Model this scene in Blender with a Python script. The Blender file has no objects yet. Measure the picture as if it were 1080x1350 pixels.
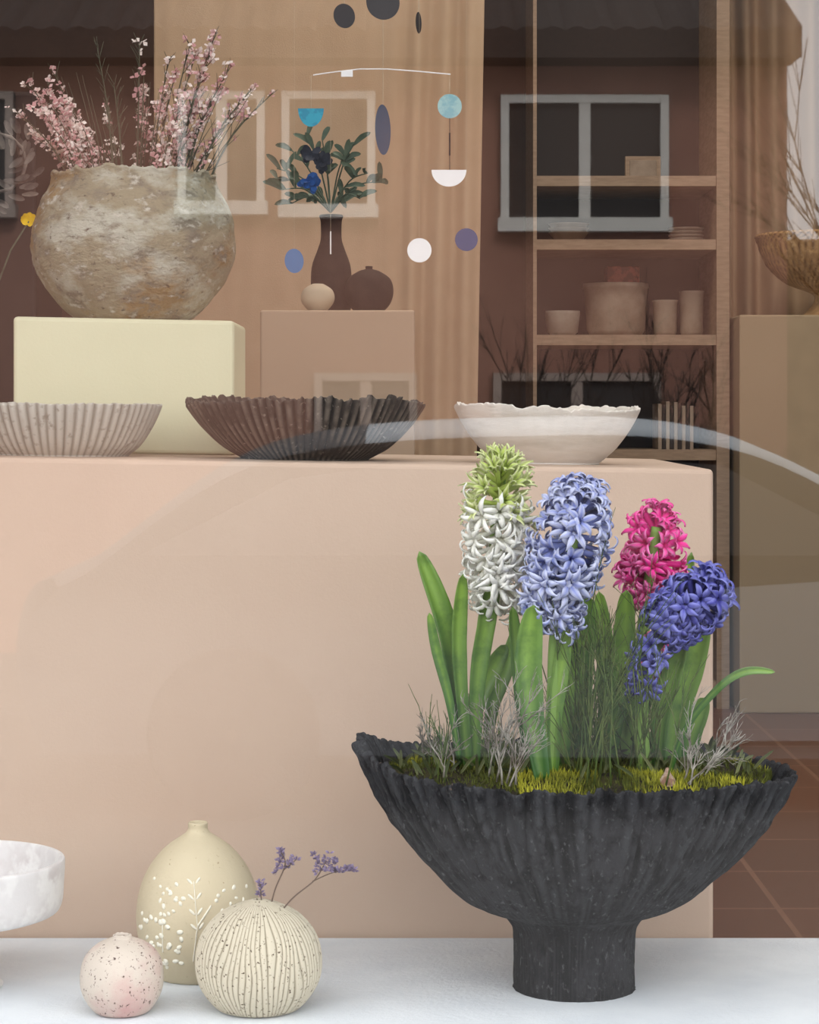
import bpy, math, random
from mathutils import Vector, Matrix, noise
random.seed(7)
R=random.random
def U(a,b): return random.uniform(a,b)
F=3000.0; HZ=545.0; ZC=.805
def P(px,py,Y): return Vector(((px-540)*Y/F, Y, ZC-(py-HZ)*Y/F))
def nz(x,y=0,z=0): return noise.noise(Vector((x,y,z)))
sc=bpy.context.scene
try:
    sc.view_settings.view_transform='Standard'
except Exception: pass

# ------------------------------------------------------------ mesh builder
class MB:
    def __init__(s): s.v=[];s.a=[];s.f=[];s.m=[]
    def vert(s,co,a=0.0):
        s.v.append(tuple(co)); s.a.append(a); return len(s.v)-1
    def face(s,ids,m=0): s.f.append(tuple(ids)); s.m.append(m)
    def grid(s,rows,m=0,closed=False):
        ids=[[s.vert(c,a) for c,a in r] for r in rows]
        n=len(ids[0])
        for i in range(len(ids)-1):
            for j in range(n if closed else n-1):
                k=(j+1)%n
                s.face((ids[i][j],ids[i][k],ids[i+1][k],ids[i+1][j]),m)
        return ids
    def tube(s,pts,r0,r1,n=5,m=0,a=0.0):
        rows=[];N=len(pts)
        pts=[Vector(p) for p in pts]
        for i,p in enumerate(pts):
            d=(pts[min(i+1,N-1)]-pts[max(i-1,0)])
            if d.length<1e-9: d=Vector((0,0,1))
            d.normalize()
            x=d.orthogonal().normalized() if abs(d.y)>.9 else d.cross(Vector((0,1,0))).normalized()
            y=d.cross(x)
            r=r0+(r1-r0)*i/(N-1)
            rows.append([(p+(x*math.cos(2*math.pi*k/n)+y*math.sin(2*math.pi*k/n))*r,a) for k in range(n)])
        ids=s.grid(rows,m,True)
        s.face(ids[0][::-1],m); s.face(ids[-1],m)
    def box(s,lo,hi,m=0,a=0.0):
        x0,y0,z0=lo;x1,y1,z1=hi
        s.hexa([(x0,y0,z0),(x1,y0,z0),(x1,y1,z0),(x0,y1,z0),(x0,y0,z1),(x1,y0,z1),(x1,y1,z1),(x0,y1,z1)],m,a)
    def hexa(s,c,m=0,a=0.0):
        i=[s.vert(q,a) for q in c]
        for q in ((0,3,2,1),(4,5,6,7),(0,1,5,4),(1,2,6,5),(2,3,7,6),(3,0,4,7)):
            s.face([i[k] for k in q],m)
    def lathe(s,prof,segs,c,fn=None,m=0):
        rows=[]
        for i,(r,z) in enumerate(prof):
            row=[]
            for k in range(segs):
                th=2*math.pi*k/segs
                if fn: x,y,zz,a=fn(r,z,th,i/(len(prof)-1))
                else: x,y,zz,a=r*math.cos(th),r*math.sin(th),z,0.0
                row.append(((c[0]+x,c[1]+y,c[2]+zz),a))
            rows.append(row)
        return s.grid(rows,m,True)
    def blob(s,c,rx,ry,rz,m=0,a=0.0,n=8,k=5,rot=None):
        rows=[]
        for i in range(k+1):
            ph=-math.pi/2+math.pi*i/k
            rr=max(math.cos(ph),.02)
            row=[]
            for j in range(n):
                t=2*math.pi*j/n
                q=Vector((rx*rr*math.cos(t),ry*rr*math.sin(t),rz*math.sin(ph)))
                if rot: q=rot@q
                row.append((Vector(c)+q,a))
            rows.append(row)
        s.grid(rows,m,True)
    def build(s,name,mats,smooth=True,bevel=0,solid=0,parent=None,segs=3):
        if not s.v: return None
        xs=[q[0] for q in s.v];ys=[q[1] for q in s.v];zs=[q[2] for q in s.v]
        o=Vector(((min(xs)+max(xs))/2,(min(ys)+max(ys))/2,min(zs)))
        me=bpy.data.meshes.new(name)
        me.from_pydata([(q[0]-o.x,q[1]-o.y,q[2]-o.z) for q in s.v],[],s.f)
        at=me.attributes.new('v','FLOAT','POINT'); at.data.foreach_set('value',s.a)
        me.polygons.foreach_set('material_index',s.m)
        me.polygons.foreach_set('use_smooth',[smooth]*len(s.f))
        for m in (mats if isinstance(mats,(list,tuple)) else [mats]): me.materials.append(m)
        me.update(); me.validate()
        ob=bpy.data.objects.new(name,me); sc.collection.objects.link(ob); ob.location=o
        if bevel:
            b=ob.modifiers.new('b','BEVEL'); b.width=bevel; b.segments=segs; b.limit_method='ANGLE'; b.harden_normals=False
        if solid:
            b=ob.modifiers.new('s','SOLIDIFY'); b.thickness=solid; b.offset=0
        if parent: ob.parent=parent; 
        return ob

def spl(pts,n):
    out=[];N=len(pts)
    for i in range(N-1):
        p0=pts[max(i-1,0)];p1=pts[i];p2=pts[i+1];p3=pts[min(i+2,N-1)]
        for j in range(n):
            t=j/n
            out.append(tuple(.5*((2*b)+(-a+c)*t+(2*a-5*b+4*c-d)*t*t+(-a+3*b-3*c+d)*t**3) for a,b,c,d in zip(p0,p1,p2,p3)))
    out.append(tuple(pts[-1])); return out

# ------------------------------------------------------------ materials
def lin(c):
    return tuple(((q/255/12.92) if q/255<=.04045 else ((q/255+.055)/1.055)**2.4) for q in c)+(1,)
def M(name,c,layers=(),rough=.8,bump=0,bscale=80,spec=.3,metal=0,stretch=None,trans=0):
    m=bpy.data.materials.new(name); m.use_nodes=True
    nt=m.node_tree; N=nt.nodes; L=nt.links
    b=N['Principled BSDF']; b.inputs['Roughness'].default_value=rough
    b.inputs['Metallic'].default_value=metal
    b.inputs['Specular IOR Level'].default_value=spec
    tc=N.new('ShaderNodeTexCoord'); vec=tc.outputs['Object']
    if stretch:
        mp=N.new('ShaderNodeMapping'); mp.inputs['Scale'].default_value=stretch; L.new(vec,mp.inputs[0]); vec=mp.outputs[0]
    rgb=N.new('ShaderNodeRGB'); rgb.outputs[0].default_value=lin(c); cur=rgb.outputs[0]
    for ly in layers:
        mr=N.new('ShaderNodeMapRange')
        if ly[0]=='attr':
            _,col,lo,hi=ly
            t=N.new('ShaderNodeAttribute'); t.attribute_name='v'; src=t.outputs['Fac']
        elif ly[0]=='vor':
            _,col,scl,lo,hi=ly
            t=N.new('ShaderNodeTexVoronoi'); t.inputs['Scale'].default_value=scl; L.new(vec,t.inputs['Vector']); src=t.outputs['Distance']
        else:
            col,scl,lo,hi=ly
            t=N.new('ShaderNodeTexNoise'); t.inputs['Scale'].default_value=scl; t.inputs['Detail'].default_value=8; t.inputs['Roughness'].default_value=.6
            L.new(vec,t.inputs['Vector']); src=t.outputs['Fac']
        mr.inputs['From Min'].default_value=lo; mr.inputs['From Max'].default_value=hi
        L.new(src,mr.inputs['Value'])
        mx=N.new('ShaderNodeMix'); mx.data_type='RGBA'
        L.new(mr.outputs[0],mx.inputs['Factor']); L.new(cur,mx.inputs['A']); mx.inputs['B'].default_value=lin(col)
        cur=mx.outputs['Result']
    L.new(cur,b.inputs['Base Color'])
    if bump:
        t=N.new('ShaderNodeTexNoise'); t.inputs['Scale'].default_value=bscale; t.inputs['Detail'].default_value=8; t.inputs['Roughness'].default_value=.65
        L.new(vec,t.inputs['Vector'])
        bp=N.new('ShaderNodeBump'); bp.inputs['Strength'].default_value=1.0; bp.inputs['Distance'].default_value=bump
        L.new(t.outputs['Fac'],bp.inputs['Height']); L.new(bp.outputs[0],b.inputs['Normal'])
    if trans:
        tr=N.new('ShaderNodeBsdfTranslucent'); L.new(cur,tr.inputs['Color'])
        ms=N.new('ShaderNodeMixShader'); ms.inputs[0].default_value=trans
        L.new(b.outputs[0],ms.inputs[1]); L.new(tr.outputs[0],ms.inputs[2]); L.new(ms.outputs[0],N['Material Output'].inputs[0])
    return m

# ------------------------------------------------------------ room
GY=2.2
m_wall=M('wall_paint',(92,72,62),[((80,62,54),3,.4,.7)],.9)
m_ceil=M('ceiling_paint',(200,190,175),rough=.9)
m_trim=M('frame_dark',(60,50,46),rough=.5)
def tile_mat():
    m=bpy.data.materials.new('terracotta_tile'); m.use_nodes=True
    nt=m.node_tree;N=nt.nodes;L=nt.links;b=N['Principled BSDF'];b.inputs['Roughness'].default_value=.35
    tc=N.new('ShaderNodeTexCoord'); br=N.new('ShaderNodeTexBrick'); L.new(tc.outputs['Object'],br.inputs['Vector'])
    br.offset=0; br.inputs['Scale'].default_value=1; br.inputs['Brick Width'].default_value=.3; br.inputs['Row Height'].default_value=.3
    br.inputs['Mortar Size'].default_value=.005
    br.inputs['Color1'].default_value=lin((108,70,56)); br.inputs['Color2'].default_value=lin((96,62,50)); br.inputs['Mortar'].default_value=lin((128,92,76))
    L.new(br.outputs['Color'],b.inputs['Base Color']); return m
mb=MB(); mb.box((-2.6,2.2,-.1),(2.6,7.0,0)); mb.build('floor',tile_mat(),False)
mb=MB(); mb.box((-2.6,2.2,2.8),(2.6,7.0,2.95)); mb.build('ceiling',m_ceil,False)
mb=MB(); mb.box((-2.6,6.9,0),(2.6,7.0,2.8)); mb.build('wall_back',m_wall,False)
mb=MB(); mb.box((-2.7,2.2,0),(-2.6,7.0,2.8)); mb.build('wall_left',m_wall,False)
mb=MB(); mb.box((2.6,2.2,0),(2.7,7.0,2.8)); mb.build('wall_right',m_wall,False)
m_out=M('shop_render',(190,178,168),[((175,164,154),8,.4,.7)],.9,.002,60)
mb=MB()
mb.box((-2.7,2.1,-.7),(2.7,2.2,.05)); mb.box((-2.7,2.1,.05),(-1.9,2.2,2.95)); mb.box((1.9,2.1,.05),(2.7,2.2,2.95)); mb.box((-1.9,2.1,2.7),(1.9,2.2,2.95))
mb.build('wall_front',m_out,False)
# window
g=bpy.data.materials.new('window_glass'); g.use_nodes=True
nt=g.node_tree;N=nt.nodes;L=nt.links;N.remove(N['Principled BSDF'])
tr=N.new('ShaderNodeBsdfTransparent'); gl=N.new('ShaderNodeBsdfGlossy'); gl.inputs['Roughness'].default_value=.012
gl.inputs['Color'].default_value=(1,1,1,1)
ms=N.new('ShaderNodeMixShader'); ms.inputs[0].default_value=.10
L.new(tr.outputs[0],ms.inputs[1]);L.new(gl.outputs[0],ms.inputs[2]);L.new(ms.outputs[0],N['Material Output'].inputs[0])
win=bpy.data.objects.new('window_1',None); sc.collection.objects.link(win)
mb=MB(); mb.grid([[((-1.86,2.15,.09),0),((1.86,2.15,.09),0)],[((-1.86,2.15,2.66),0),((1.86,2.15,2.66),0)]]); mb.build('glass_pane',g,False,parent=win)
mb=MB(); mb.box((-1.9,2.12,.05),(1.9,2.18,.1)); mb.box((-1.9,2.12,2.65),(1.9,2.18,2.7)); mb.box((-1.9,2.12,.1),(-1.85,2.18,2.65)); mb.box((1.85,2.12,.1),(1.9,2.18,2.65))
mb.build('frame',m_trim,False,parent=win)

# display ledge
m_table=M('white_plaster',(226,231,235),[((212,218,224),9,.35,.7)],.75,.0018,120)
mb=MB(); mb.box((-2.3,2.205,0),(2.3,2.845,.15)); mb.build('display_ledge',m_table,False,bevel=.004)

# plinths
def ptop(x): return .750-.0168*(x+.511)
m_pink=M('blush_paint',(196,173,154),[((190,166,147),2.5,.35,.7)],.75,.0004,200)
m_cream=M('cream_paint',(212,209,178),[((206,203,171),3,.4,.7)],.7,.0003,200)
def plinth(name,x0,x1,y0,y1,zb,zt,mat,bev=.005):
    mb=MB()
    mb.hexa([(x0,y0,zb(x0)),(x1,y0,zb(x1)),(x1,y1,zb(x1)),(x0,y1,zb(x0)),(x0,y0,zt(x0)),(x1,y0,zt(x1)),(x1,y1,zt(x1)),(x0,y1,zt(x0))])
    return mb.build(name,mat,False,bevel=bev)
xr=P(941,600,2.85).x
plinth('display_plinth',-1.05,xr,2.85,3.5,lambda x:0.0,ptop,m_pink,.006)
bx0=P(17,0,3.21).x; bx1=P(309,0,3.21).x
plinth('display_plinth',bx0,bx1,3.21,3.43,lambda x:ptop(x),lambda x:.942-.02*(x-bx0),m_cream,.006)
m_tan=M('tan_paint',(186,162,138),rough=.85)
a0=P(343,0,3.9).x;a1=P(547,0,3.9).x
plinth('display_plinth',a0,a1,3.9,4.16,lambda x:0.0,lambda x:.982,m_tan,.004)
m_olive=M('olive_paint',(160,144,118),rough=.85)
plinth('display_plinth',P(975,0,6.1).x,1.6,6.1,6.5,lambda x:0.0,lambda x:ZC+130*6.1/F,m_olive,.005)

# curtains
m_curt=M('linen_curtain',(204,177,148),[((194,167,138),6,.35,.7)],.95,.0006,300,spec=.1,trans=.12)
def curtain(x0,x1,y,z0,z1,amp,edge=None,folds=18,flat=0.0,name='curtain'):
    mb=MB();rows=[];n=200
    for i in range(14):
        t=i/13;z=z0+(z1-z0)*t;row=[]
        for j in range(n+1):
            s=j/n
            xe=x1+(edge(t) if edge else 0)
            x=x0+(xe-x0)*s
            w=.03+.97*min(1,max(0,(s-flat+.06)/.12)) if flat>0 else 1
            yy=y+amp*w*(math.sin(s*folds*2*math.pi+.6*math.sin(t*2)+2.6*nz(s*7,t*1.5))+.5*nz(s*30,t*.8))
            row.append(((x,yy,z),0))
        rows.append(row)
    mb.grid(rows); return mb.build(name,m_curt,True,solid=.002)
curtain(P(203,0,5).x,P(622,0,5).x,5.0,.02,2.75,.013,edge=lambda t:.045*t,folds=12,flat=.76)
curtain(P(963,0,6.7).x,2.2,6.7,.02,2.75,.03,folds=15,edge=None)

# cabinet
m_wood=M('oak_shelf',(162,140,118),[((148,127,106),20,.4,.6)],.6,stretch=(1,1,6))
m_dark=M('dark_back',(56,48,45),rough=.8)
cx0=P(703,0,6.2).x;cx1=P(962,0,6.2).x
def rz(row,Y): return ZC-(row-HZ)*Y/F
mb=MB()
mb.box((cx0,6.2,0),(cx0+.010,6.6,2.4),0);mb.box((cx1-.035,6.2,0),(cx1,6.6,2.4),0)
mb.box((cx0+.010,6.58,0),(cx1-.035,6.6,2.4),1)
shz=[rz(r,6.2) for r in (238,322,448,600,760)]
for z in shz+[.06,2.38]:
    mb.box((cx0+.010,6.21,z-.014),(cx1-.035,6.58,z+.014),0)
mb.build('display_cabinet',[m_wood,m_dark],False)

m_pot=M('stoneware_tan',(160,145,129),[((140,124,108),12,.4,.6)],.7,.001)
m_pot2=M('stoneware_white',(174,164,152),[((158,146,133),12,.4,.6)],.7,.001)
def pot(name,pxc,row_base,z,Y,prof,mat,segs=40,sx=1):
    mb=MB(); s=Y/F
    mb.lathe([(r*s,h*s) for r,h in prof],segs,((pxc-540)*s,Y,z)); return mb.build(name,mat)
z3=shz[2]+.014; z2=shz[1]+.014; z1=shz[0]+.014; z4=shz[3]+.014
pot('stoneware_crock',812,0,z3,6.38,[(1,0),(33,0),(38,8),(41,50),(42,62),(44,64),(43,70),(39,70),(38,10),(1,8)],m_pot)
for px_,h in ((877,48),(912,60)):
    pot('ceramic_cup',px_,0,z3,6.36,[(1,0),(13,0),(15,6),(16,h-4),(17,h),(14,h),(13,6),(1,5)],m_pot)
pot('ceramic_cup',742,0,z3,6.38,[(1,0),(13,0),(20,6),(23,30),(23,34),(20,34),(12,6),(1,5)],m_pot2)
for k in range(4):
    pot('ceramic_plate',905,0,z2+k*.010,6.38,[(1,0),(14,0),(23,5),(24,6),(23,7),(14,2),(1,2)],m_pot2)
for k in range(3):
    pot('ceramic_bowl',750,0,z2+k*.012,6.38,[(1,0),(14,0),(26,14),(27,15),(25,15),(13,3),(1,3)],m_pot)
mb=MB(); c=P(848,0,6.4); mb.box((c.x-.05,6.4,z1),(c.x+.05,6.42,z1+.075),0); mb.box((c.x-.038,6.397,z1+.012),(c.x+.038,6.4,z1+.063),1)
mb.build('picture_frame',[m_wood,m_pot],False,bevel=.002)
mb=MB(); c=P(820,0,6.38)
mb.box((c.x-.045,6.33,z3+.149),(c.x+.045,6.43,z3+.195),0); mb.build('gift_box',[M('brick_red_card',(150,78,62),[((110,56,46),40,.45,.55)])],False,bevel=.003)
mb=MB()
for k in range(9):
    x=P(868,0,6.3).x+k*.011; mb.box((x,6.3,z4),(x+.0095,6.45,z4+.12+.02*R()),k%2)
mb.build('book_row',[m_pot,m_dark],False)

# wicker pedestal bowl at right
m_wick=M('wicker',(182,146,100),[('attr',(120,86,54),.3,.9),((206,170,118),60,.5,.7)],.7,.002,150)
s=6.3/F; zb=ZC+130*6.1/F
def fw(r,z,th,t):
    w=.5+.5*math.sin(th*60)*math.sin(z*500)
    rr=r*(1+.02*w); return rr*math.cos(th),rr*math.sin(th),z,w
mb=MB(); mb.lathe([(r*s,h*s) for r,h in spl([(1,0),(34,0),(26,10),(18,22),(22,32),(55,46),(80,70),(92,100),(94,108),(88,106),(70,70),(40,50),(1,44)],6)],240,(P(1092,0,6.3).x,6.3,zb),fw)
mb.build('wicker_pedestal_bowl',m_wick)

# ------------------------------------------------------------ back arrangement
m_blk=M('dark_clay',(52,44,40),[((40,35,33),30,.4,.6)],.9,.001,spec=.1)
Yb=4.03; s=Yb/F
mb=MB(); mb.lathe([(r*s,h*s) for r,h in spl([(1,0),(22,0),(26,6),(27,30),(26,62),(18,86),(14,100),(14,122),(16,130),(13,130),(10,110),(1,100)],5)],40,(P(436,0,Yb).x,Yb+.03,.982)); mb.build('bottle_vase',m_blk)
mb=MB(); mb.lathe([(r*s,h*s) for r,h in spl([(1,0),(16,0),(28,12),(32,28),(28,44),(14,54),(5,57),(5,60),(3,60),(1,50)],5)],40,(P(487,0,Yb).x,Yb-.03,.982)); mb.build('round_vase',m_blk)
mb=MB(); mb.lathe([(r*s,h*s) for r,h in spl([(1,0),(10,0),(19,9),(22,18),(19,28),(9,35),(4,36),(1,33)],5)],40,(P(419,0,3.96).x,3.96,.982)); mb.build('round_vase',M('ivory_clay',(190,174,150),rough=.8))

def leaf(mb,pts,w,m=0,n=12,fold=.25,nrm=None,a=0.0,tip=.12,basew=.55):
    """strap leaf along 3D points"""
    cs=[Vector(p) for p in spl([tuple(p) for p in pts],max(3,n//(len(pts)-1)))]
    N_=len(cs); rows=[]
    for i,p in enumerate(cs):
        t=i/(N_-1)
        d=(cs[min(i+1,N_-1)]-cs[max(i-1,0)]).normalized()
        nn=nrm if nrm else Vector((0,-1,0))
        side=d.cross(nn).normalized(); up=side.cross(d).normalized()
        ww=w*.5*(basew+(1-basew)*min(1,t*2.2))*(1 if t<1-3*tip else math.sqrt(max(0,1-((t-(1-3*tip))/(3*tip))**2))+.03)
        row=[]
        for q in (-1,-.6,0,.6,1):
            row.append((p+side*ww*q+up*(-fold*ww*(1-q*q)),a+(.5*t)+(0.25 if q==0 else 0)))
        rows.append(row)
    mb.grid(rows,m)
m_dleaf=M('dark_foliage',(72,90,74),[((96,112,92),30,.4,.6)],.6)
m_blue=M('blue_petals',(40,90,160),rough=.6)
mb=MB(); base=P(436,280,Yb+.03)
tips=[(365,222),(372,250),(375,190),(392,240),(405,180),(425,185),(430,225),(455,205),(468,188),(502,240),(485,228),(475,262),(455,268),(408,266),(385,268),(360,235)]
for tx,ty in tips:
    e=P(tx,ty,Yb+U(-.06,.08)); mid=(base+e)/2+Vector((0,0,.02))
    pts=[Vector(q) for q in spl([tuple(base),tuple(mid),tuple(e)],5)]
    mb.tube(pts,.0016,.001,4,0)
    for k in range(5):
        i=random.randint(4,len(pts)-1); p=pts[i]
        dd=(Vector((U(-1,1),U(-.6,.6),U(-.5,.8)))+(e-base).normalized()*.8).normalized()
        ln=U(.022,.04)
        leaf(mb,[p,p+dd*ln*.5+Vector((0,0,.004)),p+dd*ln],.011,0,6,.2,Vector((U(-.4,.4),-1,U(-.4,.6))),tip=.3,basew=.3)
for (tx,ty) in ((405,238),(412,242)):
    c=P(tx,ty,Yb-.05)
    for k in range(8):
        dd=Vector((U(-1,1),U(-1,0),U(-1,1))).normalized(); leaf(mb,[c,c+dd*.012,c+dd*.02],.012,1,6,.2,tip=.3)
for (tx,ty) in ((410,205),(425,215)):
    c=P(tx,ty,Yb-.03)
    for k in range(14):
        dd=Vector((U(-1,1),U(-1,.2),U(-1,1))).normalized(); leaf(mb,[c,c+dd*.013,c+dd*.022],.013,2,6,.2,tip=.3)
mb.build('flower_arrangement',[m_dleaf,m_blue,M('slate_petals',(48,54,68),rough=.6)])

# ------------------------------------------------------------ mobile
mm=[M('mob_black',(38,36,40),rough=.5),M('mob_teal',(42,150,175),[((34,130,158),60,.5,.55)],.35),M('mob_slate',(70,98,126),rough=.4),
    M('mob_aqua',(150,190,190),[((120,170,180),40,.45,.55)],.4),M('mob_white',(232,232,232),rough=.4),M('mob_navy',(56,68,108),rough=.4),M('mob_steel',(80,122,170),rough=.4),M('mob_wire',(190,175,150),rough=.4)]
mb=MB(); Ym=3.35; s=Ym/F
def disc(px,py,rx,rz_,m,half=0):
    c=P(px,py,Ym); ps=[]
    n=36
    for k in range(n+1 if half else n):
        t=(math.pi+math.pi*k/n) if half else 2*math.pi*k/n
        ps.append((rx*s*math.cos(t),rz_*s*math.sin(t)))
    yaw=math.acos(min(1,rx/max(rx,rz_))) if not half else 0
    sl=math.tan(min(yaw,1.2))
    A=[mb.vert((c.x+x,c.y+x*sl-.001,c.z+z)) for x,z in ps]; B=[mb.vert((c.x+x,c.y+x*sl+.001,c.z+z)) for x,z in ps]
    mb.face(A,m);mb.face(B[::-1],m)
    for k in range(len(ps)):
        q=(k+1)%len(ps); mb.face((A[k],A[q],B[q],B[k]),m)
def strg(x0,y0,x1,y1,r=.0004,m=7): mb.tube([P(x0,y0,Ym),P((x0+x1)/2,(y0+y1)/2,Ym),P(x1,y1,Ym)],r,r,4,m)
disc(454,21,14,16,0);disc(505,3,22,23,0);disc(552,30,4,14,0)
disc(410,143,17,24,1,1);disc(505,171,10,33,2);disc(593,140,16,16,3);disc(592,224,23,22,4,1)
disc(553,330,16,16,4);disc(615,316,15,15,5);disc(388,344,12,16,6)
mb.tube([P(x,y,Ym) for x,y in ((413,99),(440,95),(475,91),(510,91),(550,94),(594,98))],.0009,.0009,5,4)
c=P(458,97,Ym); mb.box((c.x-.009,Ym-.003,c.z-.005),(c.x+.008,Ym-.001,c.z+.004),4)
strg(410,99,410,143);strg(593,98,593,124);strg(593,156,593,224,.0005,0);strg(593,175,593,205,.0012,0);strg(436,305,436,335,.001,4)
ztop=-60
strg(360,ztop,640,ztop,.001)
for x,y in ((454,5),(505,-20),(505,91),(552,16)): strg(x,ztop,x,y)
strg(505,91,505,138); strg(388,ztop,388,328,.0002); strg(553,ztop,553,314,.0002); strg(615,ztop,615,301,.0002); strg(436,99,436,305,.0002)
mb.tube([P(505,ztop,Ym),Vector((P(505,0,Ym).x,Ym,2)),Vector((P(505,0,Ym).x,Ym,2.8))],.0006,.0006,4,7)
mb.build('hanging_mobile',mm,False)

# ------------------------------------------------------------ left dim corner
m_grey=M('dried_leaves',(130,122,116),[((96,88,84),30,.4,.6)],.8)
mb=MB(); Yl=4.6
c0=P(-5,215,Yl)
for k in range(70):
    t=U(0,6.28); rr=U(.03,.08); p=c0+Vector((rr*math.cos(t),U(-.03,.03),rr*math.sin(t)))
    dd=Vector((math.cos(t+1),U(-.4,.4),math.sin(t+1))).normalized()
    leaf(mb,[p,p+dd*.018,p+dd*.034],.014,0,6,.3,Vector((U(-.5,.5),-1,U(-.5,.5))),tip=.3,basew=.3)
mb.tube([c0+Vector((.06*math.cos(k*.524),0,.06*math.sin(k*.524))) for k in range(13)],.004,.004,6,0)
mb.tube([c0+Vector((0,0,.06)),c0+Vector((0,.0,.8)),Vector((c0.x,c0.y,2.8))],.0008,.0008,4,0)
mb.build('dried_leaf_wreath',m_grey)
mb=MB(); b0=P(14,330,4.3); e=P(38,292,4.3)
mb.tube([P(-30,420,4.3)-Vector((0,0,.6)),P(-20,420,4.3),b0,e],.002,.0015,5,0)
for k in range(9):
    dd=Vector((math.cos(k*.7),-.5+.3*math.sin(k),math.sin(k*.7)*.6+.4)).normalized()
    leaf(mb,[e,e+dd*.010,e+dd*.018],.014,1,6,.3,tip=.3)
mb.tube([P(-30,420,4.3)-Vector((0,0,.6)),Vector((P(-40,0,4.3).x,4.3,.05)),Vector((P(-40,0,4.3).x,4.3,0))],.004,.03,8,0)
mb.build('yellow_flower_stem',[m_dleaf,M('yellow_petal',(250,215,20),rough=.5)])
mb=MB(); q0=P(-60,0,5.3).x;q1=P(48,0,5.3).x
mb.box((q0,5.3,0),(q1,5.7,rz(120,5.3)),0); 
mb.build('dark_cupboard',M('black_wood',(30,26,26),rough=.6),False,bevel=.01)

# ------------------------------------------------------------ big rough vase + genista
Yv=3.32; s=Yv/F; zv=.940
m_vase=M('weathered_clay',(156,147,122),[((188,186,170),9,.48,.60),((152,128,88),6,.52,.62),((130,124,108),22,.52,.64),((200,196,182),45,.58,.70),((92,84,72),70,.60,.72)],.9,.011,34,stretch=(1,1,1.7))
def fv(r,z,th,t):
    n=nz(math.cos(th)*1.6,math.sin(th)*1.6,z*9)*.04+nz(math.cos(th)*5,math.sin(th)*5,z*30)*.02+nz(math.cos(th)*13,math.sin(th)*13,z*80)*.014
    rr=r*(1+n); zz=z+(.007*nz(math.cos(th)*3,math.sin(th)*3,4)+.004*nz(th*9,2)+.003*nz(th*25,2))*(1 if t>.5 else 0)
    return rr*math.cos(th),rr*math.sin(th),zz,0
mb=MB(); mb.lathe([(r*s,h*s) for r,h in spl([(1,0),(60,0),(76,2),(98,22),(122,55),(134,92),(133,120),(124,152),(112,172),(107,184),(108,191),(104,193),(99,188),(100,172),(112,140),(110,60),(60,20),(1,18)],6)],240,(P(177,0,Yv).x,Yv,zv),fv)
mb.build('round_clay_vase',m_vase)
m_stem=M('genista_stem',(86,84,66),rough=.8)
m_gf=M('genista_flower',(212,160,160),[('attr',(248,234,226),.2,.7)],.7,trans=.15)
mb=MB()
def flower(p,sz,mi,a):
    for k in range(3):
        dd=Vector((U(-1,1),U(-1,1),U(-.6,1))).normalized()
        sd=dd.orthogonal().normalized()*sz*.45
        i=[mb.vert(p,a),mb.vert(p+dd*sz*.6+sd,a),mb.vert(p+dd*sz,a+.2),mb.vert(p+dd*sz*.6-sd,a)]
        mb.face(i,mi)
stems=[(40,112,1),(55,150,1.4),(72,98,.4),(66,125,1.4),(92,140,1.2),(128,62,.1),(104,170,1.0),(140,150,.4),(184,58,.3),(190,120,1.0),(222,80,.4),(232,95,.8),(258,72,.9),(284,45,.9),(276,75,1.4),(300,95,.6),(330,120,.6),(356,126,.3),(312,150,1.0),(215,130,.6),(48,180,1.0),(262,130,1.4),(240,140,1.2),(290,120,1.3),(25,150,.4),(250,60,.3),(80,180,1.0),(150,110,.2)]
for tx,ty,den in stems:
    bx=177+(tx-177)*.5; dY=U(-.07,.07)
    b=P(bx,262,Yv+dY*.4); e=P(tx,ty,Yv+dY)
    mid=b+(e-b)*.5+Vector(((b.x-e.x)*.08,U(-.01,.01),.012))
    pts=[Vector(q) for q in spl([tuple(b),tuple(mid),tuple(e)],12)]
    mb.tube(pts,.0022,.0006,5,0)
    for i in range(5,len(pts)):
        for kk in range(2):
            if R()>.6: continue
            dd=(pts[i]-pts[i-1]).normalized()*1.2+Vector((U(-.9,.9),U(-.9,.9),U(-.1,.5)))
            dd.normalize(); ln=U(.01,.034)*(1.2-i/len(pts)*.5)
            q=pts[i]+dd*ln
            mb.tube([pts[i],(pts[i]+q)/2,q],.0008,.0004,3,0)
            for _ in range(int(4*den*R()+den*1.2)):
                t=R(); flower(pts[i].lerp(q,t)+Vector((U(-1,1),U(-1,1),U(-1,1)))*.003,U(.005,.010),1,R()*.8)
for k in range(50):
    tx=random.choice([U(200,345),U(60,150),U(180,240)]); ty=U(95,215)
    b=P(177+(tx-177)*.5,255,Yv+U(-.03,.03)); e=P(tx,ty,Yv+U(-.06,.06))
    mb.tube([b,b.lerp(e,.5)+Vector((0,0,.008)),e],.0012,.0004,3,0)
mb.build('genista_bouquet',[m_stem,m_gf])

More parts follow.
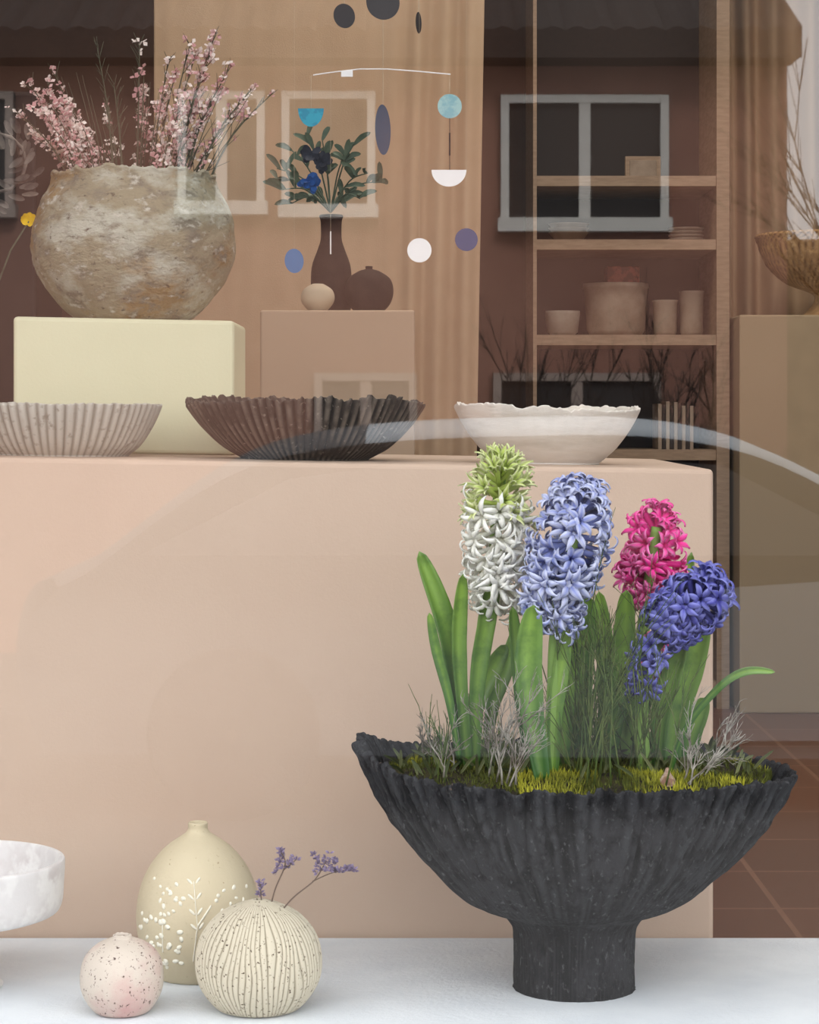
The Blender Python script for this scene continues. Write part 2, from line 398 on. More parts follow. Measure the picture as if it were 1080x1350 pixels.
# ------------------------------------------------------------ small bowls
def small_bowl(name,px,Y,rpx,hpx,bpx,mat,ribs=0,amp=.02,rimn=.004,segs=360,seed=0,curve=.5,wob=.01):
    s=Y/F; z0=ptop(P(px,0,Y).x)+.0003
    h=hpx*s
    pr=[(1,0),(bpx*.9,0),(bpx,hpx*.03),(bpx+(rpx-bpx)*.38,hpx*.26),(bpx+(rpx-bpx)*.75,hpx*.62),(rpx,hpx*.97),(rpx-2,hpx),(rpx-6,hpx*.97),(bpx+(rpx-bpx)*.68,hpx*.6),(bpx+(rpx-bpx)*.25,hpx*.25),(bpx*.7,hpx*.12),(1,hpx*.1)]
    pr=spl([(a*s,b*s) for a,b in pr],6)
    def fn(r,z,th,t):
        k=min(1,z/h) if z>0 else 0
        ph=th*ribs+2.2*nz(math.cos(th)*3,math.sin(th)*3,seed)
        rb=(abs(math.sin(ph/2)))**.7 if ribs else 0
        w=min(1,k*6)
        rr=r*(1+amp*(rb-.5)*w+wob*nz(math.cos(th)*1.5,math.sin(th)*1.5,seed+3)*w)
        zz=z+w*k*k*(rimn*nz(th*4,seed)+rimn*.9*nz(th*17,seed+5)+rimn*.5*nz(th*40,seed))+k*rimn*.8*math.cos(2*th+seed)
        return rr*math.cos(th),rr*math.sin(th),max(0,zz)-.0168*rr*math.cos(th),rb
    mb=MB(); mb.lathe(pr,segs,(P(px,0,Y).x,Y,z0),fn); return mb.build(name,mat)
small_bowl('ribbed_bowl',76,3.03,134,67,94,M('grey_clay',(152,147,136),[('attr',(188,184,174),.3,.9),((144,137,125),90,.56,.7)],.85,.0016,160),ribs=66,amp=.035,rimn=.002,seed=1,segs=528)
small_bowl('ribbed_bowl',402,3.035,154,76,86,M('dark_washed_clay',(46,40,36),[('attr',(108,98,88),.55,1.0),((64,55,49),26,.42,.6),((150,140,128),120,.62,.72)],.85,.003,120),ribs=78,amp=.05,rimn=.006,seed=2,segs=624,wob=.02)
small_bowl('shallow_bowl',721,3.03,124,73,70,M('white_glaze',(214,207,196),[((196,187,174),14,.5,.7),((226,222,216),5,.4,.7)],.5,.0015,18,stretch=(1,1,5)),ribs=0,rimn=.004,seed=5,segs=160,wob=.02)

# ------------------------------------------------------------ pedestal bowl
Yp=2.6; s=Yp/F; pcx=P(757,0,Yp).x; zt=.15
def RIM(th):
    c=math.cos(th)
    left=max(0,-c)**6; right=max(0,c)**6
    z=.404+left*.030-right*.010
    z+=.004*nz(th*3,1)+.006*nz(th*11,2)+.004*nz(th*40,3)+.003*nz(th*90,5)
    return z
def fp(r,z,th,t):
    zz=z
    if z>.25: zz=.25+(z-.25)*(RIM(th)-.25)/.16
    k=max(0,(z-.225)/.185); kk=min(1,k*1.3)
    ph=th*38+6.5*nz(math.cos(th)*4,math.sin(th)*4,z*5)
    rb=abs(math.sin(ph/2))**.6
    ph2=th*97+4*nz(math.cos(th)*7,math.sin(th)*7,z*9)
    rb2=abs(math.sin(ph2/2))
    amp=.006+.028*kk
    ir=.4+1.2*abs(nz(math.cos(th)*6,math.sin(th)*6,z*6+4))
    rr=r*(1+amp*ir*(rb-.6)+(.004+.006*kk)*(rb2-.5)+.014*nz(math.cos(th)*8,math.sin(th)*8,z*22)+.013*nz(math.cos(th)*40,math.sin(th)*40,z*80))
    yf=1-.2*kk
    return rr*math.cos(th),rr*yf*math.sin(th),zz-zt,min(1,.6*rb+.4*rb2)*(.55+.45*kk)
pr=[(1,.15),(74,.15),(79,.153),(79,.18),(80,.212),(84,.224),(98,.236),(130,.246),(160,.262),(190,.286),(216,.308),(237,.330),(254,.350),(268,.372),(280,.394),(288,.408),(286,.411),(281,.409),(270,.394),(254,.370),(225,.340),(180,.32),(1,.32)]
pr=[(a*s,b) for a,b in pr]; pr=spl(pr,6)
m_char=M('charcoal_clay',(34,34,36),[('attr',(70,71,74),.4,1.0),((56,56,59),14,.46,.62),((32,32,34),60,.5,.66),((92,92,94),190,.58,.74)],.9,.005,150,stretch=(1,1,.6),spec=.15)
nt=m_char.node_tree;N=nt.nodes;L=nt.links;b=N['Principled BSDF']
old=b.inputs['Base Color'].links[0].from_socket
tc=N.new('ShaderNodeTexCoord');mp=N.new('ShaderNodeMapping');mp.inputs['Scale'].default_value=(1,1,.45);L.new(tc.outputs['Object'],mp.inputs[0])
t=N.new('ShaderNodeTexNoise');t.inputs['Scale'].default_value=75;t.inputs['Detail'].default_value=10;t.inputs['Roughness'].default_value=.7;L.new(mp.outputs[0],t.inputs['Vector'])
at=N.new('ShaderNodeSeparateXYZ');L.new(tc.outputs['Object'],at.inputs[0])
ma=N.new('ShaderNodeMapRange');ma.inputs['From Min'].default_value=.21;ma.inputs['From Max'].default_value=.26;ma.inputs['To Max'].default_value=.10;L.new(at.outputs['Z'],ma.inputs['Value'])
ad=N.new('ShaderNodeMath');ad.operation='ADD';L.new(ma.outputs[0],ad.inputs[0]);L.new(t.outputs['Fac'],ad.inputs[1])
mr=N.new('ShaderNodeMapRange');mr.inputs['From Min'].default_value=.74;mr.inputs['From Max'].default_value=.80;L.new(ad.outputs[0],mr.inputs['Value'])
mx=N.new('ShaderNodeMix');mx.data_type='RGBA';L.new(mr.outputs[0],mx.inputs['Factor']);L.new(old,mx.inputs['A']);mx.inputs['B'].default_value=lin((138,114,98));L.new(mx.outputs['Result'],b.inputs['Base Color'])
mb=MB(); mb.lathe(pr,960,(pcx,Yp,zt),fp); mb.build('pedestal_bowl',m_char)

# soil + moss
MRX,MRY=.226,.180
def soilz(x,y):
    q=((x-pcx)/MRX)**2+((y-Yp)/MRY)**2
    return .394+.014*(1-min(1,q)**2)+.006*nz(x*18,y*18,3)+.003*nz(x*60,y*60,1)
m_soil=M('dark_soil',(44,38,28),[((70,66,34),30,.45,.6),((30,26,20),60,.5,.6)],.95,.004,120)
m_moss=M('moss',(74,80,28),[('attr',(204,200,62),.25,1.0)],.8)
mb=MB(); rows=[]
for i in range(24):
    q=i/23
    rows.append([((pcx+MRX*q*math.cos(t*.0698),Yp+MRY*q*math.sin(t*.0698),soilz(pcx+MRX*q*math.cos(t*.0698),Yp+MRY*q*math.sin(t*.0698))-(.012 if i==23 else 0)),0) for t in range(90)])
mb.grid(rows,0,True)
for k in range(15000):
    th=U(0,6.283); q=math.sqrt(U(.03,.99)); x=pcx+MRX*q*math.cos(th); y=Yp+MRY*q*math.sin(th)
    d=nz(x*12,y*12,7)
    front=(y<Yp-.09 and pcx-.07<x<pcx+.18 and nz(x*25,3)>-.25)
    if d<-.12 and R()<.8 and not front: continue
    z=soilz(x,y)-.002; br=min(1.1,max(0,d*1.2+.3*R()+(.6 if front else -.05)))
    hgt=U(.004,.010)+(.003 if front else 0); dx=U(-.005,.005);dy=U(-.005,.005);w=.0013
    a=U(0,6.28)
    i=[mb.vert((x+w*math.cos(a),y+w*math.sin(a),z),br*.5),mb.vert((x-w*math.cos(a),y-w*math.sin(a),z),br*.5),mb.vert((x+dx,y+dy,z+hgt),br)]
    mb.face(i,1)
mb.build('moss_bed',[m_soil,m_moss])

# ------------------------------------------------------------ hyacinths
def floret(mb,base,d,Lt,pl,w,m,a0=.45,curl=2.2,va=0.0,mt=None,tr=.0035):
    d=d.normalized(); u=d.orthogonal().normalized(); v=d.cross(u)
    mouth=base+d*Lt
    rows=[]
    for i in range(4):
        t=i/3; r=tr*(.6+.4*t)
        rows.append([(base+d*Lt*t+(u*math.cos(k*1.0472)+v*math.sin(k*1.0472))*r,va) for k in range(6)])
    mb.grid(rows,m,True)
    off=U(0,1)
    for k in range(6):
        ph=k*1.0472+off; e=u*math.cos(ph)+v*math.sin(ph); tn=-u*math.sin(ph)+v*math.cos(ph)
        p=mouth+e*tr*.8-d*.001; rows=[]; n=7; cc=curl*U(.7,1.3); l=pl*U(.85,1.15); tw=U(-.5,.5)
        for i in range(n+1):
            t=i/n; ang=a0+cc*t*t
            if i: p=p+(d*math.cos(ang)+e*math.sin(ang)+tn*tw*t)*(l/n)
            ww=w*.5*(.7+.5*math.sin(math.pi*min(1,t*1.1+.1)))*(1 if t<.5 else max(.10,1-((t-.5)/.52)**1.6))
            nn=(e*math.cos(ang)-d*math.sin(ang))
            rows.append([(p-tn*ww+nn*.0011,va+.8),(p-nn*.0005,va+.1+.3*t),(p+tn*ww+nn*.0011,va+.8)])
        mb.grid(rows,m)
def head(mb,pxs,Y,rpx,n,m,prof,pl=.019,w=.0075,a0=.5,curl=2.2,va=0,jit=.3,mat=None,droop=.25,up0=.6,upk=4.0,tr=.0036,rj=.16,**kw):
    pts=[Vector(q) for q in spl([tuple(P(x,y,Y+dy)) for x,y,dy in pxs],10)]
    N_=len(pts); s=Y/F; ga=2.39996
    for i in range(n):
        t=(i+.5)/n; f=t*(N_-1); i0=int(f); p=pts[i0].lerp(pts[min(i0+1,N_-1)],f-i0)
        ax=(pts[min(i0+1,N_-1)]-pts[max(i0-1,0)]).normalized()
        u=ax.cross(Vector((0,1,0))).normalized(); v=ax.cross(u)
        th=i*ga+U(-jit,jit)
        out=u*math.cos(th)+v*math.sin(th)
        rr=rpx*s*prof(t)*U(1-rj,1+rj*.6)
        el=-droop*(1-t)+ (max(0,t-up0)*upk) + U(-jit,jit)
        d=(out*math.cos(el)+ax*math.sin(el)).normalized()
        Lt=max(.004,rr-pl*.35)
        floret(mb,p,d,Lt,pl*U(.88,1.1),w*U(.85,1.15),m if mat is None else mat,a0*U(.7,1.3),curl,U(-.15,.25)+va,tr=tr)
    return pts
m_leaf=M('hyacinth_leaf',(50,96,34),[('attr',(138,176,70),.2,.85),((50,92,38),25,.5,.75)],.4,spec=.5,trans=.12)
m_stemg=M('hyacinth_stem',(130,166,80),[('attr',(90,120,60),.3,.9)],.5,trans=.1)
def hyac(headargs,petmat,budmat,stem,leaves,Y):
    mb=MB()
    if stem: mb.tube([Vector(q) for q in spl([tuple(P(x,y,Y+dy)) for x,y,dy in stem],8)],.0085,.006,10,1)
    for h in headargs: head(mb,m=0,**h)
    for pts,w,dy in leaves:
        q=[P(x,y,Y+dy) for i,(x,y) in enumerate(pts)]
        leaf(mb,q,w*Y/F,3,24,.4,Vector((U(-.5,.5),-1,U(-.1,.1))),a=U(0,.25))
    return mb.build('hyacinth',[petmat,m_stemg,budmat,m_leaf],solid=.0005)
pw=M('petal_white',(254,254,244),[('attr',(255,255,250),.1,.5)],.5,trans=.3)
pb=M('petal_pale_blue',(134,146,208),[('attr',(206,212,238),.2,.75)],.5,trans=.15)
pp=M('petal_magenta',(246,60,165),[('attr',(255,158,216),.3,.9)],.5,trans=.25)
pv=M('petal_violet_blue',(74,74,164),[('attr',(140,144,216),.3,.9)],.5,trans=.15)
bg=M('bud_green',(198,216,112),[('attr',(246,248,206),.25,.8)],.5,trans=.3)
bb=M('bud_blue',(120,134,190),rough=.55)
body=lambda t: (.75+.3*math.sin(min(1,t*1.4)*math.pi*.5)) if t<.7 else 1.05*math.sqrt(max(.04,1-((t-.7)/.34)**2))
hyac([dict(pxs=[(657,775,0),(654,720,0),(656,665,0)],Y=2.56,rpx=50,n=44,prof=lambda t:1.0,pl=.028,w=.0056,curl=2.4,a0=.5,droop=.75,up0=2,jit=.35,rj=.2),
      dict(pxs=[(656,680,0),(658,645,0),(661,622,0)],Y=2.56,rpx=50,n=34,prof=lambda t:1-.45*t,pl=.019,w=.0052,curl=1.0,a0=.2,droop=-.1,up0=.2,upk=1.3,mat=2,tr=.0034,jit=.35)],
     pw,bg,[(618,1020,0),(630,900,0),(650,790,0),(654,700,0),(660,630,0)],
     [([(614,1015),(606,920),(588,820),(553,727)],29,-.01),([(606,1000),(592,920),(576,860),(566,808)],13,-.03),([(618,1015),(608,900),(606,830),(611,757)],21,-.02),
      ([(624,1015),(622,950),(640,900),(668,850)],26,.03),([(626,1010),(630,900),(642,820),(650,770)],24,-.015),([(640,1000),(650,930),(668,880),(680,830)],22,.05)],2.57)
hyac([dict(pxs=[(728,800,0),(745,730,0),(764,665,0)],Y=2.51,rpx=52,n=118,prof=body,pl=.022,w=.0066,curl=2.3,a0=.6,droop=.5,jit=.4,rj=.24),
      dict(pxs=[(745,825,0),(740,790,0)],Y=2.50,rpx=26,n=7,prof=lambda t:1,pl=.021,w=.006,droop=.8,curl=2.0),
      dict(pxs=[(712,800,0),(716,770,0)],Y=2.50,rpx=26,n=6,prof=lambda t:1,pl=.021,w=.006,droop=.6,curl=2.0)],
     pb,bb,[(724,1030,0),(730,920,0),(735,820,0),(764,675,0)],
     [([(716,1030),(702,940),(697,870),(704,798)],38,-.035),([(730,1020),(732,940),(740,880),(746,830)],23,-.01),([(700,1020),(690,940),(684,880),(676,800)],20,.02),([(742,1020),(745,950),(755,900),(765,840)],26,.03)],2.51)
hyac([dict(pxs=[(848,785,0),(858,740,0),(866,692,0)],Y=2.64,rpx=36,n=64,prof=lambda t:.85+.3*math.sin(t*3.1),pl=.018,w=.0058,curl=2.0,jit=.5,tr=.004,rj=.35,droop=.2),
      dict(pxs=[(862,890,0),(860,850,0)],Y=2.6,rpx=18,n=8,prof=lambda t:1,pl=.017,w=.0055,jit=.6)],
     pp,pp,[(820,1010,0),(840,900,0),(852,800,0),(866,695,0)],
     [([(800,1015),(816,920),(822,860),(826,778)],30,-.04),([(790,1010),(800,920),(798,860),(790,780)],26,0),([(770,1005),(764,920),(768,860),(775,785)],34,-.01),([(815,1005),(845,930),(862,850)],26,0),([(850,1000),(890,900),(900,820),(912,728)],18,.06)],2.63)
hyac([dict(pxs=[(880,825,0),(902,800,0),(930,780,0)],Y=2.53,rpx=43,n=80,prof=body,pl=.020,w=.0066,curl=2.1,a0=.6,jit=.4,rj=.22),
      dict(pxs=[(846,910,0),(866,840,0)],Y=2.53,rpx=24,n=15,prof=lambda t:1,pl=.019,w=.006,jit=.6)],
     pv,pv,[(850,1020,0),(846,930,0),(866,850,0),(926,785,0)],
     [([(884,1030),(890,950),(908,890),(930,815)],36,.03),([(880,1030),(905,960),(950,905),(985,885),(1022,886)],11,-.02),([(868,1020),(870,950),(882,900),(900,850)],28,.01),([(905,1025),(912,970),(930,920)],26,.03)],2.54)
# bulb
mb=MB(); c=P(880,1030,2.47); mb.lathe([(r*.0007,h*.0007) for r,h in spl([(1,0),(10,2),(15,12),(13,24),(6,34),(3,42),(1,44)],4)],20,(c.x,2.47,.39)); mb.build('hyacinth_bulb',M('bulb_skin',(130,96,80),[((205,190,170),40,.45,.6)],.6))

# broom stems, grey twigs
def grow(mb,p,d,ln,r,dep,m=0,spread=.6,kink=.25,kids=(2,3)):
    pts=[p]
    for i in range(4):
        d=(d+Vector((U(-1,1),U(-1,1),U(-1,1)))*kink*.5).normalized(); pts.append(pts[-1]+d*ln/4)
    mb.tube(pts,r,r*.6,4,m)
    if dep>0:
        for k in range(random.randint(*kids)):
            i=random.randint(1,4)
            dd=(d+Vector((U(-1,1),U(-1,1)*.7,U(-.4,.9)))*spread).normalized()
            grow(mb,pts[i],dd,ln*U(.45,.75),r*.65,dep-1,m,spread,kink,kids)
def toward(a,b): return (b-a).normalized(),(b-a).length
m_tw=M('grey_twig',(168,164,154),[((114,106,95),40,.4,.6)],.9)
mb=MB()
for (bx,by,ex,ey,Y) in ((662,1020,648,945,2.45),(668,1020,678,925,2.46),(655,1020,665,925,2.47),(672,1022,690,960,2.44),(660,1015,655,940,2.5),(645,1015,640,950,2.5),(680,1015,675,960,2.45),(600,985,590,965,2.55),(575,985,562,960,2.57),(585,990,600,965,2.5),(560,985,548,955,2.6),
                        (905,1035,950,975,2.47),(900,1035,930,960,2.48),(915,1035,965,960,2.5),(925,1030,960,970,2.52),(910,1035,925,985,2.45)):
    a=P(bx,by,Y);b_=P(ex,ey,Y); a.z=min(a.z,.405); d,l=toward(a,b_)
    grow(mb,a,d,l*.75,.0012,3,0,.75,.35,(3,4))
mb.build('silver_twigs',m_tw)
m_br=M('broom_stem',(60,82,38),[((90,104,50),30,.4,.6)],.7)
mb=MB()
for k in range(50):
    bx=U(735,880); Y=U(2.46,2.62); a=P(bx,0,Y); a.z=.398; e=P(bx+U(-30,35),U(790,940),Y+U(-.03,.03))
    d,l=toward(a,e); grow(mb,a,d,l*.75,.0011,2,0,.45,.2,(2,4))
for k in range(14):
    bx=random.choice([U(565,610),U(630,660)]); Y=U(2.5,2.6); a=P(bx,0,Y);a.z=.395; e=P(bx+U(-20,20),U(930,970),Y)
    d,l=toward(a,e); grow(mb,a,d,l*.8,.001,2,0,.4,.2,(2,3))
mb.build('broom_sprigs',m_br)
# low leafy filler
m_fill=M('filler_leaf',(104,108,70),[('attr',(64,74,42),.2,.8)],.7)
mb=MB()
for k in range(420):
    th=U(0,6.28);q=math.sqrt(R())*.9; x=pcx+MRX*q*math.cos(th); y=Yp+MRY*q*math.sin(th)
    if y<Yp-.08 and R()<.85: continue
    p=Vector((x,y,soilz(x,y))); d=Vector((U(-.8,.8),U(-.8,.8),U(.4,1.2))).normalized(); l=U(.012,.04)
    leaf(mb,[p,p+d*l*.5,p+d*l+Vector((0,0,-.004))],.004,0,6,.2,tip=.3,a=R()*.6)
mb.build('ground_foliage',m_fill)

# ------------------------------------------------------------ small vases in front
Ye=2.655; s=Ye/F
m_egg=M('bisque_clay',(202,189,160),[((192,179,150),6,.4,.7),((162,145,116),200,.64,.70)],.75,.0006,160)
m_rel=M('relief_white',(232,228,212),rough=.7)
eprof=spl([(1,0),(46,0),(58,4),(74,34),(81,72),(78,108),(66,140),(46,166),(26,181),(17,187),(13,193),(13,200),(10,201),(8,190),(1,170)],5)
mb=MB(); ec=Vector((P(261,0,Ye).x,Ye,.15)); mb.lathe([(r*s,h*s) for r,h in eprof],64,ec)
def np_interp(h):
    pr=[q for q in eprof if q[0]>12][:46]
    for a,b in zip(pr,pr[1:]):
        if a[1]<=h<=b[1] and b[1]>a[1]: return a[0]+(b[0]-a[0])*(h-a[1])/(b[1]-a[1])
    return 60
def onv(px,py):
    h=(1287-py); h=max(4,min(178,h)); r=np_interp(h)
    dx=max(-.98,min(.98,(px-261)/r)); th=-math.acos(dx)
    n=Vector((math.cos(th),math.sin(th),.15)).normalized()
    return ec+Vector((r*s*math.cos(th),r*s*math.sin(th),h*s)),n
def rl(px,py,ang,l=6,w=2.6):
    p,n=onv(px,py); t=Vector((-n.y,n.x,0)).normalized(); u2=n.cross(t)
    ax=t*math.cos(ang)+u2*math.sin(ang)
    sd=n.cross(ax)
    rot=Matrix((ax,sd,n)).transposed()
    mb.blob(p,l*s,w*s,1.3*s,1,0,8,4,rot)
def sprig(x0,y0,x1,y1,n,l=7):
    a=math.atan2(-(y1-y0),x1-x0)
    for i in range(n):
        t=i/(n-1); x=x0+(x1-x0)*t;y=y0+(y1-y0)*t
        rl(x+5*math.cos(a+1.57),y-5*math.sin(a+1.57),a+.7,l,1.8); rl(x-5*math.cos(a+1.57),y+5*math.sin(a+1.57),a-.7,l,1.8)
    m_=24
    for i in range(m_): rl(x0+(x1-x0)*i/m_,y0+(y1-y0)*i/m_,a,3,.7)
sprig(268,1205,262,1150,4,6)
for k in range(44): rl(U(186,250),U(1195,1262),R()*3,U(3,5),U(2.6,4))
for k in range(18): rl(U(205,250),U(1150,1195),R()*3,U(2.4,4),U(2,3))
for k in range(20): rl(U(290,334),U(1160,1220),R()*3,U(2.4,4.5),U(2,3))
for (x0,y0,x1,y1) in ((262,1250,268,1205),(268,1205,285,1180),(222,1240,222,1200)):
    for i in range(30): rl(x0+(x1-x0)*i/30,y0+(y1-y0)*i/30,1.57,2,.8)
mb.build('egg_bud_vase',[m_egg,m_rel])

Ys=2.505; s2=Ys/F
m_str=M('striped_clay',(128,117,96),[('attr',(200,191,170),.15,.7),((82,66,50),260,.60,.64)],.75,.0006,200)
def fs(r,z,th,t):
    ph=th*66+9*nz(math.cos(th)*2.5,math.sin(th)*2.5,z*18)
    rb=abs(math.sin(ph/2))**.6
    k=min(1,r/(30*s2))
    rr=r*(1+.026*(rb-.6)*k); return rr*math.cos(th),rr*math.sin(th),z,rb if k>.3 else .6
mb=MB(); mb.lathe([(r*s2,h*s2) for r,h in spl([(1,0),(44,0),(60,8),(78,34),(83,64),(76,96),(56,122),(32,136),(14,142),(8,144),(6,142),(5,130),(1,120)],7)],660,(P(341,0,Ys).x,Ys,.15),fs)
mb.build('striped_bud_vase',m_str)
Yk=2.49; s3=Yk/F
m_pk=M('speckled_pink_clay',(202,190,177),[((192,154,148),9,.48,.66),((90,70,64),230,.60,.65)],.6,.0006,150)
mb=MB(); mb.lathe([(r*s3,h*s3) for r,h in spl([(1,0),(28,0),(40,6),(52,26),(55,48),(50,72),(36,88),(20,96),(13,98),(12,102),(9,101),(8,90),(1,70)],6)],80,(P(161,0,Yk).x,Yk,.15),
   lambda r,z,th,t:(r*math.cos(th)*(1+.02*nz(math.cos(th),math.sin(th),z*20)),r*math.sin(th),z+.0015*nz(th*2,3)*(1 if t>.6 else 0),0))
mb.build('round_bud_vase',m_pk)

# statice sprig
m_st=M('statice_stem',(110,92,80),rough=.8); m_sf=M('statice_flower',(104,88,118),[('attr',(146,132,156),.2,.9)],.8)
mb=MB(); b0=P(348,1215,Ys); b0.z-=.012
def path(pts): return [Vector(q) for q in spl([tuple(P(x,y,Ys+dy)) for x,y,dy in pts],6)]
def cluster(cx,cy,rx,ry,n,dy=0):
    for k in range(n):
        p=P(cx+U(-rx,rx),cy+U(-ry,ry),Ys+dy+U(-.01,.01))
        for j in range(3):
            dd=Vector((U(-1,1),U(-1,1),U(-.2,1))).normalized(); sd=dd.orthogonal().normalized()*.0016
            i=[mb.vert(p,0),mb.vert(p+dd*.003+sd,.4),mb.vert(p+dd*.006,.9),mb.vert(p+dd*.003-sd,.4)]; mb.face(i,1)
mb.tube(path([(349,1222,0),(345,1190,0),(343,1165,0)]),.0008,.0006,4,0)
mb.tube(path([(351,1222,0),(362,1175,0),(376,1140,0),(370,1122,0)]),.0009,.0006,4,0)
mb.tube(path([(354,1222,0),(385,1185,-.01),(415,1160,-.01),(430,1135,-.01)]),.0009,.0006,4,0)
mb.tube(path([(412,1162,-.01),(440,1150,-.01),(470,1146,-.01)]),.0007,.0005,4,0)
mb.tube(path([(373,1148,0),(385,1138,0),(392,1132,0)]),.0006,.0005,4,0)
for x0,y0,x1,y1,n in ((343,1182,345,1158,16),(366,1150,372,1118,24),(376,1142,392,1132,14),(420,1150,416,1122,16),(428,1148,432,1124,12),(436,1150,470,1146,26),(440,1144,446,1132,10)):
    for i in range(n):
        t=i/n; cluster(x0+(x1-x0)*t,y0+(y1-y0)*t,3.5,3.5,1,-.01 if x0>400 else 0)
mb.build('dried_statice_sprig',[m_st,m_sf])

# white footed dish at left edge
m_dish=M('chalky_white',(212,209,208),[((198,191,190),14,.48,.65),((222,220,218),30,.5,.6)],.6,.001,80)
Yd=2.6
mb=MB(); mb.lathe(spl([(.001,0),(.05,0),(.052,.006),(.036,.02),(.03,.045),(.034,.064),(.06,.072),(.108,.082),(.121,.092),(.124,.12),(.125,.142),(.122,.145),(.118,.142),(.114,.112),(.1,.1),(.001,.097)],6),96,(P(-60,0,Yd).x,Yd,.15))
mb.build('footed_dish',m_dish)

# ------------------------------------------------------------ street outside (mirrored by the pane)
FY=-10.0; VY=2*2.15-FY; k=VY/F
def fx(px): return (px-540)*k
def fz(row): return ZC-(row-HZ)*k
m_fac=M('rust_render',(168,124,108),[((152,108,94),1.5,.4,.7)],.9,.003,40)
m_white=M('white_frame',(228,224,218),rough=.6)
m_dull=M('dimmed_frame',(178,160,150),rough=.7)  # window frames darkened in colour so their reflection stays faint
m_pane=M('dark_pane',(62,60,60),rough=.5,spec=.1)
m_roof=M('roof_tiles',(66,54,50),[((44,38,36),40,.4,.6)],rough=.8)
m_grd=M('asphalt',(84,82,80),[((74,72,70),30,.4,.6)],.9)
mb=MB(); mb.box((-14,-22,-.8),(14,2.1,-.7)); mb.build('street_ground',m_grd,False)
mb=MB(); zE=fz(62)
mb.box((-9,FY-5,-.7),(fx(1038),FY,zE),0)
rows=[]
n=260
for (y,z) in ((FY+.35,zE-.12),(FY+.35,zE+.04),(FY-.6,zE+.45),(FY-2.5,zE+1.3)):
    rows.append([((-9+(fx(1045)+9)*j/n,y,z+(.035*abs(math.sin(j*.9)) if z>zE else 0)),0) for j in range(n+1)])
mb.grid(rows,1)
mb.box((-9,FY,zE-.12),(fx(1042),FY+.34,zE+.03),1)
def fwin(x0,x1,r0,r1,mull=1,fm=2):
    X0,X1,Z0,Z1=fx(x0),fx(x1),fz(r1),fz(r0); t=.05
    mb.box((X0,FY,Z0),(X1,FY+.03,Z1),3)
    mb.box((X0-.02,FY,Z0-.05),(X1+.02,FY+.12,Z0+t*.7),fm);mb.box((X0,FY,Z1-t),(X1,FY+.08,Z1),fm)
    mb.box((X0,FY,Z0+.01),(X0+t,FY+.085,Z1-.001),fm);mb.box((X1-t,FY,Z0+.01),(X1,FY+.085,Z1-.001),fm)
    for i in range(mull):
        xc=X0+(X1-X0)*(i+1)/(mull+1); mb.box((xc-.035,FY,Z0),(xc+.035,FY+.07,Z1-.001),fm)
fwin(660,880,127,296);fwin(372,495,122,278,0);fwin(236,350,122,274,1);fwin(-120,20,122,278,1,4);
fwin(415,550,492,596,1,4);fwin(650,870,492,596,1,4)
mb.build('neighbour_house',[m_fac,m_roof,m_white,m_pane,m_dull],False)
m_hill=M('winter_hedge',(112,92,72),[((80,64,50),6,.4,.6)],.95)
mb=MB();rows=[]
for i in range(8):
    rows.append([((2.6+j*.5,-14-i*.5+.3*nz(j,i),-.7+ (2.9 if i>1 else i*1.8)+ .35*nz(j*.9,i*.8)+ (0 if i<6 else -.3)),0) for j in range(24)])
mb.grid(rows); mb.build('hedge',m_hill)
m_bark=M('bark',(56,48,44),rough=.9)
def tree(x,y,h,dep,name,r=.03,n=1,lean=0,kids=(3,4)):
    mb=MB()
    for q in range(n):
        grow(mb,Vector((x+U(-.4,.4)*(n>1),y,-.7)),Vector((lean,0,1)),h,r,dep,0,.55,.12,kids)
    mb.build(name,m_bark)
tree(3.0,-8.6,2.2,5,'bare_tree',.02)
tree(2.6,-8.2,1.9,5,'bare_tree',.015)
tree(1.3,-8.8,.95,4,'bare_shrub',.013,7)
tree(.9,-8.4,.95,4,'bare_shrub',.011,6)
# car
ccx=.75; cy0=-4.1; cy1=-5.8; gz=-.7
car=bpy.data.objects.new('car',None); sc.collection.objects.link(car)
m_car=M('silver_dimmed',(88,89,92),rough=.6,metal=0,spec=.2)  # silver car darkened in colour so its reflection fades over the plinth
m_rfp=M('silver_lit_roof',(200,206,212),rough=.55,spec=.3)  # lighter copy of the car's silver, sky light painted on the roof
bodyp=spl([(-2.1,.25),(-2.2,.55),(-2.15,.85),(-1.95,.95),(-1.3,1.36),(-.3,1.46),(.5,1.40),(1.25,1.04),(2.0,.86),(2.25,.6),(2.22,.3),(2.1,.22)],10)
mb=MB()
rows=[]
for (y,sc_) in ((cy0,0),(cy0-.08,1),(cy0-.85,2),(cy1+.08,1),(cy1,0)):
    row=[]
    for (x,z) in bodyp:
        zz=z if sc_ else z-.04*(z>.9)
        if sc_==2 and z>1: zz=z+.03
        yy=y
        if z>.95: yy=y+(-.2 if y>-4.9 else .2)*(z-.95)/.5*(0 if sc_==2 else 1)
        row.append(((ccx+x,yy,gz+zz),0))
    rows.append(row)
ids=mb.grid(rows)
for fi,f in enumerate(mb.f):
    if all(mb.v[q][2]>gz+1.0 and mb.v[q][0]>ccx-1.0 for q in f): mb.m[fi]=1
mb.face(ids[0]);mb.face(ids[-1])
mb.build('body',[m_car,m_rfp],True,parent=car)
mb=MB()
for seg in ([(-1.75,.98),(-1.2,1.26),(-.45,1.36),(-.45,.98)],[(-.38,.98),(-.38,1.365),(.42,1.31),(1.05,.98)]):
    A=[mb.vert((ccx+x,cy0-.2*(max(z,.95)-.95)/.5+.012,gz+z)) for x,z in seg]; mb.face(A)
mb.build('side_windows',m_pane,False,parent=car)
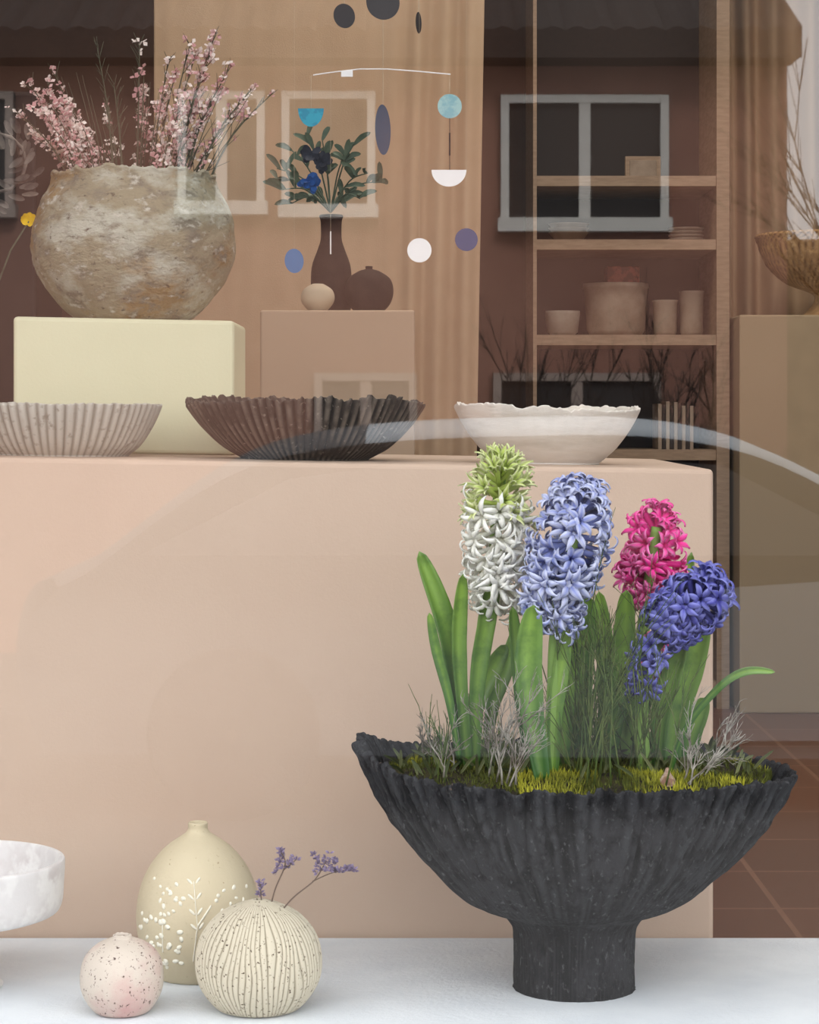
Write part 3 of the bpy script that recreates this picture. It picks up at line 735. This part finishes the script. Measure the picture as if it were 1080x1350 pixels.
# added front door and wing plates, lit silver painted in as a lighter colour
mb=MB()
def panel(pts,m=0):
    A=[mb.vert((ccx+x,cy0+.006,gz+z)) for x,z in pts];B=[mb.vert((ccx+x,cy0+.03,gz+z)) for x,z in pts]
    mb.face(B,m)
    for q in range(len(pts)):
        w_=(q+1)%len(pts); mb.face((A[q],A[w_],B[w_],B[q]),m)
arc=[(1.45+.40*math.cos(t*.3142),.32+.40*math.sin(t*.3142)) for t in range(10,-1,-1)]
panel([(.40,.86),(1.0,.90),(1.9,.84),(2.2,.62),(2.2,.36),(1.86,.33)]+[(1.45+.40*math.cos(t*.3142),.32+.40*math.sin(t*.3142)) for t in range(0,11)]+[(1.0,.30),(.40,.30)])
mb.build('wing_panels',[M('silver_lit_front',(132,136,142),rough=.55,spec=.3)],False,parent=car)
for x in (-1.4,1.45):
    mb=MB()
    prof=[(.02,-.01),(.2,-.01),(.22,.0),(.3,0),(.32,.03),(.32,.2),(.02,.2)]
    rows=[[((ccx+x+r*math.cos(t*.196),cy0+.03-d,gz+.32+r*math.sin(t*.196)),0) for t in range(32)] for r,d in prof]
    mb.grid(rows,0,True); mb.build('wheel',M('tyre',(50,50,52),rough=.8),parent=car)

# ------------------------------------------------------------ light
w=bpy.data.worlds.new('sky'); sc.world=w; w.use_nodes=True
bgn=w.node_tree.nodes['Background']; bgn.inputs[0].default_value=(.96,.98,1.0,1); bgn.inputs[1].default_value=3.15
sl=bpy.data.lights.new('sun','SUN'); sl.energy=3.0; sl.angle=.3; sl.color=(1,.97,.93)
so=bpy.data.objects.new('sun',sl); sc.collection.objects.link(so)
so.rotation_euler=Vector((-.25,-1,-.75)).to_track_quat('-Z','Y').to_euler()
al=bpy.data.lights.new('interior_fill','AREA'); al.shape='RECTANGLE'; al.size=2.4; al.size_y=1.2; al.energy=54; al.color=(1,.91,.80)  # unseen fill light added to brighten the back room
ao=bpy.data.objects.new('interior_fill',al); sc.collection.objects.link(ao); ao.location=(.4,4.75,2.75)

# ------------------------------------------------------------ camera
cd=bpy.data.cameras.new('camera'); cd.sensor_fit='HORIZONTAL'; cd.sensor_width=36; cd.lens=100; cd.shift_y=-130/1080
cd.clip_start=.05
co=bpy.data.objects.new('camera',cd); sc.collection.objects.link(co); co.location=(0,0,ZC); co.rotation_euler=(math.pi/2,0,0)
sc.camera=co
